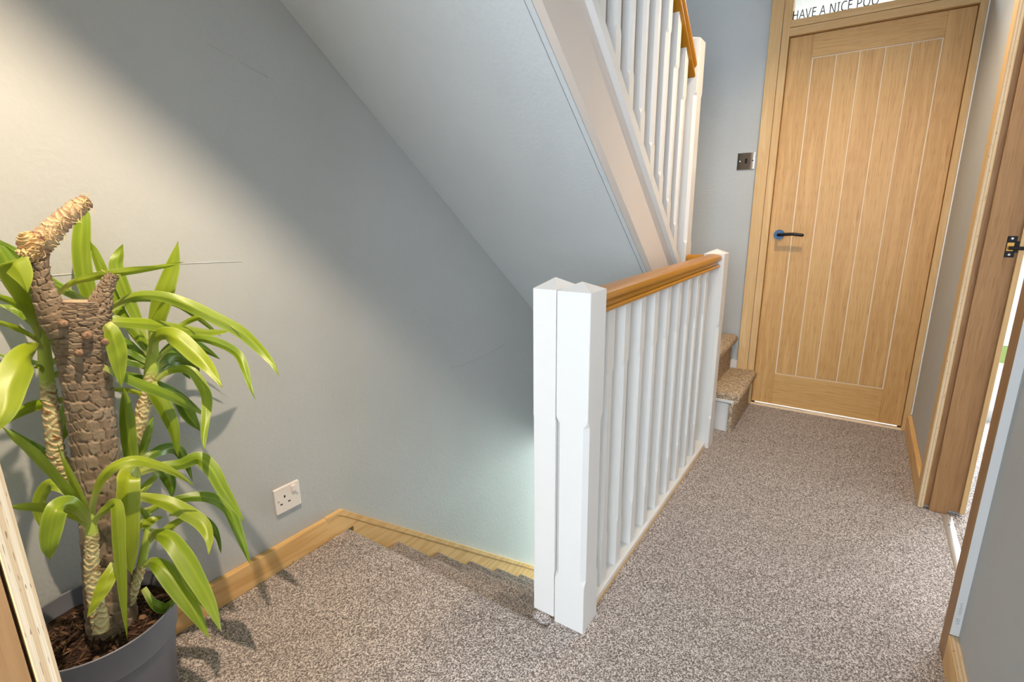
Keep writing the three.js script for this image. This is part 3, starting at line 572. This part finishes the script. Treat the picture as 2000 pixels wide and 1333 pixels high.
  for (let k = 0; k < 40; k++) { const t = rnd(), u = 70 + 102 * t + rr(-9, 9), v = 485 - 92 * t + rr(-12, 12), x = -1.254; F([[u, v, x], [u + rr(-7, 7), v + rr(-6, 6), x + 0.008], [u + rr(-13, 13), v + rr(-10, 10), x + 0.012]]); }
  const fm = add('fibres', mergeGeometries(fib.map(prep)), new THREE.MeshStandardMaterial({ color: S('#e8cf9a'), roughness: 0.9 })); fm.userData = { kind: 'stuff', label: 'loose straw coloured fibres' };
  // side stems with ringed scars, green towards the crown
  const scar = (sd, gf) => rings(0.0115, 0.0042, '#d3cfa0', '#a8804f', '#6a2c1e', sd, gf);
  add('stem', sweep([[190, 1010, -1.33, 14], [160, 962, -1.335, 14], [128, 925, -1.34, 14], [111, 890, -1.345, 14], [104, 840, -1.345, 13], [97, 785, -1.345, 12], [92, 740, -1.345, 11.5], [88, 700, -1.345, 11], [84, 660, -1.345, 9], [80, 635, -1.345, 4]], 36, 220, scar(21, 0.60)), vcol);
  add('stem', sweep([[232, 1000, -1.335, 13], [236, 950, -1.335, 12.5], [254, 900, -1.335, 12], [268, 850, -1.335, 11.5], [280, 800, -1.335, 11.5], [290, 760, -1.333, 11.5], [297, 715, -1.33, 12], [299, 680, -1.33, 9], [300, 650, -1.33, 4]], 36, 220, scar(22, 0.66)), vcol);
  add('stem', sweep([[199, 1232, -1.212, 14], [192, 1195, -1.218, 13], [183, 1150, -1.222, 12], [180, 1110, -1.224, 11.5], [179, 1070, -1.225, 11], [179, 1040, -1.225, 10.5], [176, 1012, -1.225, 7], [174, 995, -1.225, 3]], 36, 180, scar(23, 0.66)), vcol);
  add('stem', sweep([[254, 1180, -1.262, 9], [262, 1150, -1.26, 8.5], [274, 1115, -1.258, 8], [281, 1080, -1.256, 7.5], [287, 1050, -1.255, 7], [286, 1030, -1.255, 3]], 30, 100, scar(24, 0.42)), vcol);
  add('stem', sweep([[238, 1010, -1.33, 10], [250, 985, -1.315, 10], [262, 955, -1.30, 10], [264, 930, -1.29, 8], [262, 910, -1.285, 3]], 30, 90, scar(25, 0.3)), vcol);

  // leaves: [points u,v,x ; full width in px ; roll about the midrib ; tone 0 pale for lit leaves .. 1 deep for shaded ones, light put into the green]
  const leafCols = ['#a4b222', '#869f1c', '#5c851b', '#386519'];
  const leafM = new THREE.MeshPhysicalMaterial({ vertexColors: true, roughness: 0.42, side: THREE.DoubleSide, transmission: 0.22, thickness: 0 });
  function leaf(pts, wpx, roll = 0.3, tone = 0.4, base = 0.34, tipS = 0.72) {
    const P = pts.map(p => atX(p[0], p[1], p[2])), c = new THREE.CatmullRomCurve3(P, false, 'centripetal');
    const n = 34, m = 10, pos = [], col = [], idx = [];
    const g0 = lin(leafCols[0]), f = tone * 3, i0 = Math.min(2, Math.floor(f)), body = mix(lin(leafCols[i0]), lin(leafCols[i0 + 1]), f - i0), pale = lin('#c6d07a');
    const ph = rnd() * 6;
    for (let j = 0; j <= n; j++) {
      const t = j / n, p = c.getPoint(t), tg = c.getTangent(t), view = p.clone().sub(camP).normalize();
      const side = tg.clone().cross(view).normalize(), ro = roll + 0.25 * Math.sin(t * 3 + ph);
      side.applyAxisAngle(tg, ro); const up = side.clone().cross(tg).normalize();
      const w0 = 0.95 * wpx * depthOf(p) / F_PX / 2;
      let w = base + (1 - base) * sst(0.0, 0.5, t); w *= 1 - Math.pow(Math.max(0, (t - tipS + 0.3) / (1.3 - tipS)), 2.2); w = Math.max(w, 0.02) * w0;
      for (let i = 0; i <= m; i++) {
        const s = i / m * 2 - 1, q = p.clone().addScaledVector(side, s * w).addScaledVector(up, Math.abs(s) * w * 0.42 * (1 - 0.4 * t) + 0.0009 * Math.sin(t * 22 + ph + s * 2)); pos.push(q.x, q.y, q.z);
        const vein = 0.5 + 0.5 * Math.sin(s * 23 + ph); let k = mix(body, g0, 0.3 * vein * vein + 0.3 * (Math.abs(s) < 0.12 ? 1 : 0)); k = k.map(q => q * (0.9 + 0.2 * fbm((t * 0.9 + ph) % 1, (s + 1) / 2, 6, 12, 2, 44)));
        k = mix(k, pale, 0.75 * (1 - sst(0.02, 0.24, t)) + 0.35 * (Math.abs(s) > 0.95 ? 1 : 0)); if (t > 0.975) k = mix(k, lin('#8a7a3a'), 0.6); col.push(...k);
      }
    }
    for (let j = 0; j < n; j++) for (let i = 0; i < m; i++) { const a = j * (m + 1) + i, b = a + m + 1; idx.push(a, b, a + 1, b, b + 1, a + 1); }
    const geo = new THREE.BufferGeometry(); geo.setAttribute('position', new THREE.Float32BufferAttribute(pos, 3)); geo.setAttribute('color', new THREE.Float32BufferAttribute(col, 3)); geo.setIndex(idx); geo.computeVertexNormals();
    return add('leaf', geo, leafM);
  }
  const L = (s, ...r) => leaf(s, ...r);
  // left crown
  L([[82, 668, -1.34], [70, 620, -1.32], [52, 572, -1.29], [34, 530, -1.25], [26, 514, -1.235], [44, 540, -1.22], [54, 572, -1.215]], 56, 0.5, 0.25, 0.3, 0.8);
  L([[178, 592, -1.38], [120, 562, -1.385], [70, 528, -1.39], [30, 492, -1.395], [-20, 462, -1.40]], 24, 0.3, 0.75, 0.7);
  L([[78, 650, -1.35], [55, 585, -1.38], [20, 520, -1.39], [-10, 475, -1.40], [-40, 450, -1.41]], 34, 0.3, 0.6);
  L([[80, 655, -1.34], [60, 615, -1.32], [35, 595, -1.31], [-5, 580, -1.30], [-40, 585, -1.29]], 15, 0.4, 0.5);
  L([[80, 660, -1.36], [55, 622, -1.38], [25, 602, -1.39], [-20, 592, -1.40]], 18, 0.5, 0.55);
  L([[82, 672, -1.33], [60, 655, -1.29], [30, 640, -1.26], [-8, 630, -1.23], [-45, 640, -1.2]], 12, 0.5, 0.3, 0.6);
  L([[84, 686, -1.33], [72, 682, -1.28], [48, 700, -1.22], [24, 750, -1.18], [6, 810, -1.15], [-14, 850, -1.14]], 56, -0.35, 0.18, 0.2, 0.8);
  L([[84, 712, -1.35], [58, 706, -1.37], [25, 698, -1.39], [-20, 690, -1.40]], 12, 0.5, 0.65, 0.7);
  L([[88, 752, -1.35], [100, 738, -1.36], [118, 730, -1.37], [150, 722, -1.38], [190, 730, -1.39]], 13, 0.5, 0.35, 0.7);
  L([[92, 735, -1.35], [98, 715, -1.355], [112, 704, -1.37], [140, 690, -1.39]], 14, 0.4, 0.2, 0.7);
  L([[88, 690, -1.35], [98, 668, -1.36], [115, 655, -1.38], [150, 640, -1.40]], 13, 0.4, 0.4, 0.7);
  L([[88, 730, -1.34], [78, 716, -1.32], [66, 720, -1.30]], 10, 0.4, 0.3, 0.8);
  L([[136, 778, -1.36], [100, 786, -1.35], [60, 796, -1.33], [30, 812, -1.31], [4, 834, -1.30]], 24, 0.2, 0.45, 0.5, 0.6);
  L([[142, 758, -1.40], [138, 780, -1.40], [128, 815, -1.40], [120, 845, -1.395], [114, 870, -1.39]], 36, 0.2, 0.6, 0.5);
  // right crown, upright
  L([[196, 640, -1.38], [180, 590, -1.395], [164, 540, -1.40], [158, 480, -1.405], [162, 418, -1.41], [164, 400, -1.41]], 32, 0.1, 0.42, 0.75, 0.85);
  L([[292, 690, -1.35], [262, 650, -1.37], [232, 605, -1.385], [204, 540, -1.395], [184, 490, -1.40], [176, 472, -1.40]], 22, 0.2, 0.45, 0.6);
  L([[292, 692, -1.345], [268, 620, -1.365], [246, 570, -1.375], [228, 520, -1.385], [232, 498, -1.39], [240, 477, -1.39]], 27, 0.15, 0.45, 0.6, 0.8);
  L([[108, 580, -1.33], [140, 554, -1.31], [185, 541, -1.29], [250, 531, -1.27], [310, 523, -1.26], [360, 512, -1.25]], 18, 0.25, 0.3, 0.45, 0.75);
  L([[298, 690, -1.335], [299, 650, -1.325], [305, 612, -1.315], [318, 570, -1.30], [336, 520, -1.29], [348, 471, -1.285]], 42, -0.3, 0.3, 0.42, 0.75);
  // right crown, arching and hanging
  L([[200, 630, -1.24], [240, 629, -1.26], [300, 633, -1.28], [360, 643, -1.3], [415, 648, -1.32], [452, 645, -1.34]], 28, -0.55, 0.35, 0.7, 0.8);
  L([[212, 606, -1.34], [236, 590, -1.311], [270, 577, -1.282], [320, 580, -1.253], [370, 597, -1.224], [420, 621, -1.196], [470, 648, -1.167], [508, 682, -1.138], [530, 708, -1.109], [545, 734, -1.08]], 26, -0.2, 0.4, 0.35, 0.85);
  L([[212, 612, -1.37], [250, 588, -1.37], [300, 583, -1.37], [350, 596, -1.37], [390, 625, -1.37], [432, 658, -1.37]], 20, 0.3, 0.5, 0.4);
  L([[330, 650, -1.33], [372, 626, -1.288], [400, 618, -1.245], [430, 626, -1.202], [470, 650, -1.16]], 12, 0.2, 0.3, 0.8, 0.6);
  L([[297, 704, -1.33], [300, 668, -1.295], [318, 653, -1.26], [345, 660, -1.225], [380, 690, -1.19], [410, 720, -1.155], [435, 758, -1.12]], 36, -0.25, 0.22, 0.32, 0.85);
  L([[300, 720, -1.33], [322, 690, -1.299], [350, 672, -1.268], [385, 662, -1.236], [420, 668, -1.205], [462, 690, -1.174], [478, 720, -1.143], [486, 748, -1.111], [499, 782, -1.08]], 18, 0.3, 0.5, 0.45, 0.85);
  L([[300, 710, -1.35], [330, 680, -1.365], [365, 668, -1.38], [400, 684, -1.39], [430, 702, -1.395]], 22, 0.3, 0.8, 0.4);
  L([[303, 722, -1.34], [325, 698, -1.34], [352, 697, -1.35], [372, 710, -1.36], [390, 730, -1.37]], 40, 0.3, 0.85, 0.4);
  L([[300, 735, -1.34], [330, 716, -1.35], [355, 722, -1.37], [372, 742, -1.38]], 20, 0.3, 0.85, 0.4);
  L([[300, 748, -1.325], [318, 732, -1.301], [345, 721, -1.276], [372, 724, -1.252], [394, 752, -1.228], [404, 780, -1.203], [401, 820, -1.179], [398, 856, -1.154], [400, 880, -1.13]], 20, -0.1, 0.42, 0.5, 0.85);
  L([[204, 716, -1.23], [232, 730, -1.235], [275, 750, -1.24], [320, 768, -1.245], [362, 790, -1.255], [412, 818, -1.27]], 24, -0.5, 0.5, 0.6, 0.6);
  L([[206, 726, -1.36], [250, 736, -1.35], [300, 752, -1.35], [350, 775, -1.36], [396, 806, -1.37]], 24, 0.3, 0.75, 0.5);
  L([[204, 634, -1.235], [216, 648, -1.222], [227, 676, -1.215], [233, 712, -1.213], [237, 757, -1.213]], 34, 0.15, 0.35, 0.7, 0.8);
  L([[262, 925, -1.29], [256, 890, -1.29], [250, 850, -1.285], [246, 805, -1.28], [242, 758, -1.28]], 28, -0.1, 0.45, 0.8, 0.9);
  L([[295, 735, -1.33], [300, 765, -1.30], [320, 798, -1.28], [338, 842, -1.27], [348, 892, -1.27]], 32, 0.2, 0.4, 0.5);
  L([[320, 768, -1.345], [348, 782, -1.35], [368, 812, -1.36], [391, 842, -1.37]], 28, 0.2, 0.8, 0.5, 0.85);
  L([[274, 900, -1.31], [284, 868, -1.305], [292, 840, -1.30], [299, 812, -1.30]], 17, 0.2, 0.5, 0.7);
  L([[292, 780, -1.33], [276, 770, -1.33], [250, 763, -1.335], [208, 762, -1.34], [180, 768, -1.35]], 9, 0.2, 0.25, 0.8);
  L([[298, 712, -1.34], [270, 690, -1.355], [240, 668, -1.37], [206, 655, -1.38]], 28, 0.3, 0.8, 0.5);
  L([[296, 722, -1.34], [262, 706, -1.355], [225, 698, -1.37], [180, 700, -1.38]], 24, 0.3, 0.85, 0.5);
  L([[297, 705, -1.335], [280, 672, -1.345], [258, 640, -1.36], [225, 622, -1.37], [190, 620, -1.38]], 20, 0.3, 0.5, 0.5);
  L([[296, 735, -1.335], [290, 770, -1.35], [278, 800, -1.37], [270, 840, -1.385]], 16, 0.3, 0.85, 0.5);
  // lower right crown
  L([[270, 915, -1.30], [292, 892, -1.30], [320, 878, -1.31], [346, 880, -1.325], [362, 905, -1.335], [376, 940, -1.34]], 24, 0.2, 0.75, 0.5);
  L([[268, 925, -1.29], [310, 912, -1.263], [352, 908, -1.236], [388, 896, -1.209], [412, 915, -1.181], [432, 950, -1.154], [455, 985, -1.127], [478, 1022, -1.1]], 28, -0.15, 0.5, 0.5, 0.85);
  L([[300, 925, -1.33], [322, 926, -1.335], [332, 945, -1.34], [336, 974, -1.34]], 26, 0.2, 0.8, 0.6);
  L([[262, 968, -1.28], [288, 972, -1.25], [320, 980, -1.22], [358, 998, -1.19], [394, 1022, -1.16], [408, 1050, -1.13], [408, 1084, -1.1]], 30, -0.3, 0.25, 0.5, 0.8);
  L([[276, 1000, -1.31], [312, 988, -1.283], [356, 974, -1.256], [408, 972, -1.229], [444, 992, -1.201], [462, 1030, -1.174], [476, 1068, -1.147], [489, 1104, -1.12]], 22, 0.25, 0.6, 0.4, 0.85);
  L([[280, 1035, -1.29], [318, 1040, -1.29], [345, 1022, -1.29], [370, 1008, -1.295]], 18, 0.3, 0.3, 0.5);
  L([[330, 1005, -1.29], [376, 1006, -1.28], [408, 1024, -1.275], [424, 1050, -1.275], [432, 1082, -1.28]], 16, 0.3, 0.75, 0.5);
  L([[262, 1034, -1.26], [282, 1026, -1.25], [300, 1016, -1.24], [319, 1010, -1.235]], 17, 0.3, 0.25, 0.6);
  L([[268, 1040, -1.27], [290, 1005, -1.28], [320, 985, -1.29], [350, 978, -1.30]], 12, 0.3, 0.4, 0.6);
  L([[270, 990, -1.31], [278, 960, -1.32], [300, 935, -1.33], [318, 922, -1.335]], 14, 0.3, 0.35, 0.7);
  // small right shoot
  L([[286, 1058, -1.255], [304, 1044, -1.216], [330, 1050, -1.177], [358, 1082, -1.137], [386, 1130, -1.098], [412, 1182, -1.059], [433, 1236, -1.02]], 40, -0.2, 0.42, 0.4, 0.8);
  L([[276, 1106, -1.255], [296, 1098, -1.216], [318, 1108, -1.177], [346, 1145, -1.138], [376, 1190, -1.099], [409, 1248, -1.06]], 38, -0.15, 0.45, 0.35, 0.85);
  L([[330, 1075, -1.17], [352, 1112, -1.14], [378, 1156, -1.11], [409, 1198, -1.09]], 20, 0.4, 0.2, 0.6);
  L([[280, 1150, -1.25], [300, 1180, -1.225], [318, 1190, -1.205], [334, 1180, -1.19], [348, 1160, -1.18]], 22, 0.3, 0.7, 0.5);
  L([[286, 1050, -1.255], [290, 1022, -1.265], [280, 1000, -1.28], [262, 990, -1.29]], 12, 0.3, 0.4, 0.6);
  // small left shoot in front of the trunk
  L([[176, 1022, -1.225], [150, 985, -1.20], [112, 938, -1.17], [64, 886, -1.14], [30, 856, -1.12], [4, 834, -1.11]], 21, -0.2, 0.3, 0.6, 0.75);
  L([[170, 925, -1.38], [140, 910, -1.385], [100, 892, -1.39], [60, 868, -1.39], [20, 838, -1.39]], 20, 0.3, 0.7, 0.6);
  L([[176, 1020, -1.222], [164, 988, -1.205], [146, 948, -1.195], [130, 912, -1.19], [112, 868, -1.185]], 15, 0.2, 0.3, 0.7, 0.6);
  L([[176, 1030, -1.225], [158, 1000, -1.19], [132, 984, -1.165], [110, 996, -1.145], [98, 1034, -1.14], [94, 1070, -1.14], [98, 1094, -1.145]], 40, 0.15, 0.38, 0.35, 0.95);
  L([[176, 1036, -1.225], [150, 1012, -1.21], [112, 999, -1.195], [64, 992, -1.18], [14, 990, -1.165]], 22, -0.3, 0.2, 0.5, 0.95);
  L([[172, 1012, -1.225], [150, 976, -1.235], [124, 954, -1.25], [98, 946, -1.27], [80, 966, -1.285], [74, 1000, -1.29], [78, 1030, -1.29]], 24, 0.2, 0.3, 0.4, 0.9);
  L([[176, 1014, -1.225], [184, 968, -1.205], [202, 930, -1.185], [228, 908, -1.17], [262, 899, -1.16], [304, 907, -1.155], [344, 925, -1.155], [382, 950, -1.158]], 24, -0.25, 0.22, 0.5, 0.75);
  L([[180, 1032, -1.222], [192, 1010, -1.205], [210, 994, -1.19], [224, 985, -1.175], [229, 1010, -1.165], [231, 1060, -1.16], [236, 1120, -1.158], [241, 1180, -1.16], [249, 1252, -1.165]], 25, 0.1, 0.25, 0.4, 0.8);
  L([[182, 1030, -1.222], [200, 1002, -1.215], [220, 988, -1.21], [240, 975, -1.215]], 10, 0.3, 0.3, 0.8);
  L([[262, 940, -1.285], [256, 925, -1.25], [249, 935, -1.22], [247, 980, -1.205], [248, 1040, -1.20], [252, 1084, -1.203], [257, 1124, -1.208]], 44, 0.12, 0.18, 0.75, 0.85);
  L([[226, 1100, -1.19], [214, 1122, -1.18], [200, 1148, -1.175], [186, 1175, -1.175], [170, 1208, -1.178]], 32, 0.2, 0.15, 0.6, 0.6);
}

renderer.render(scene, camera);
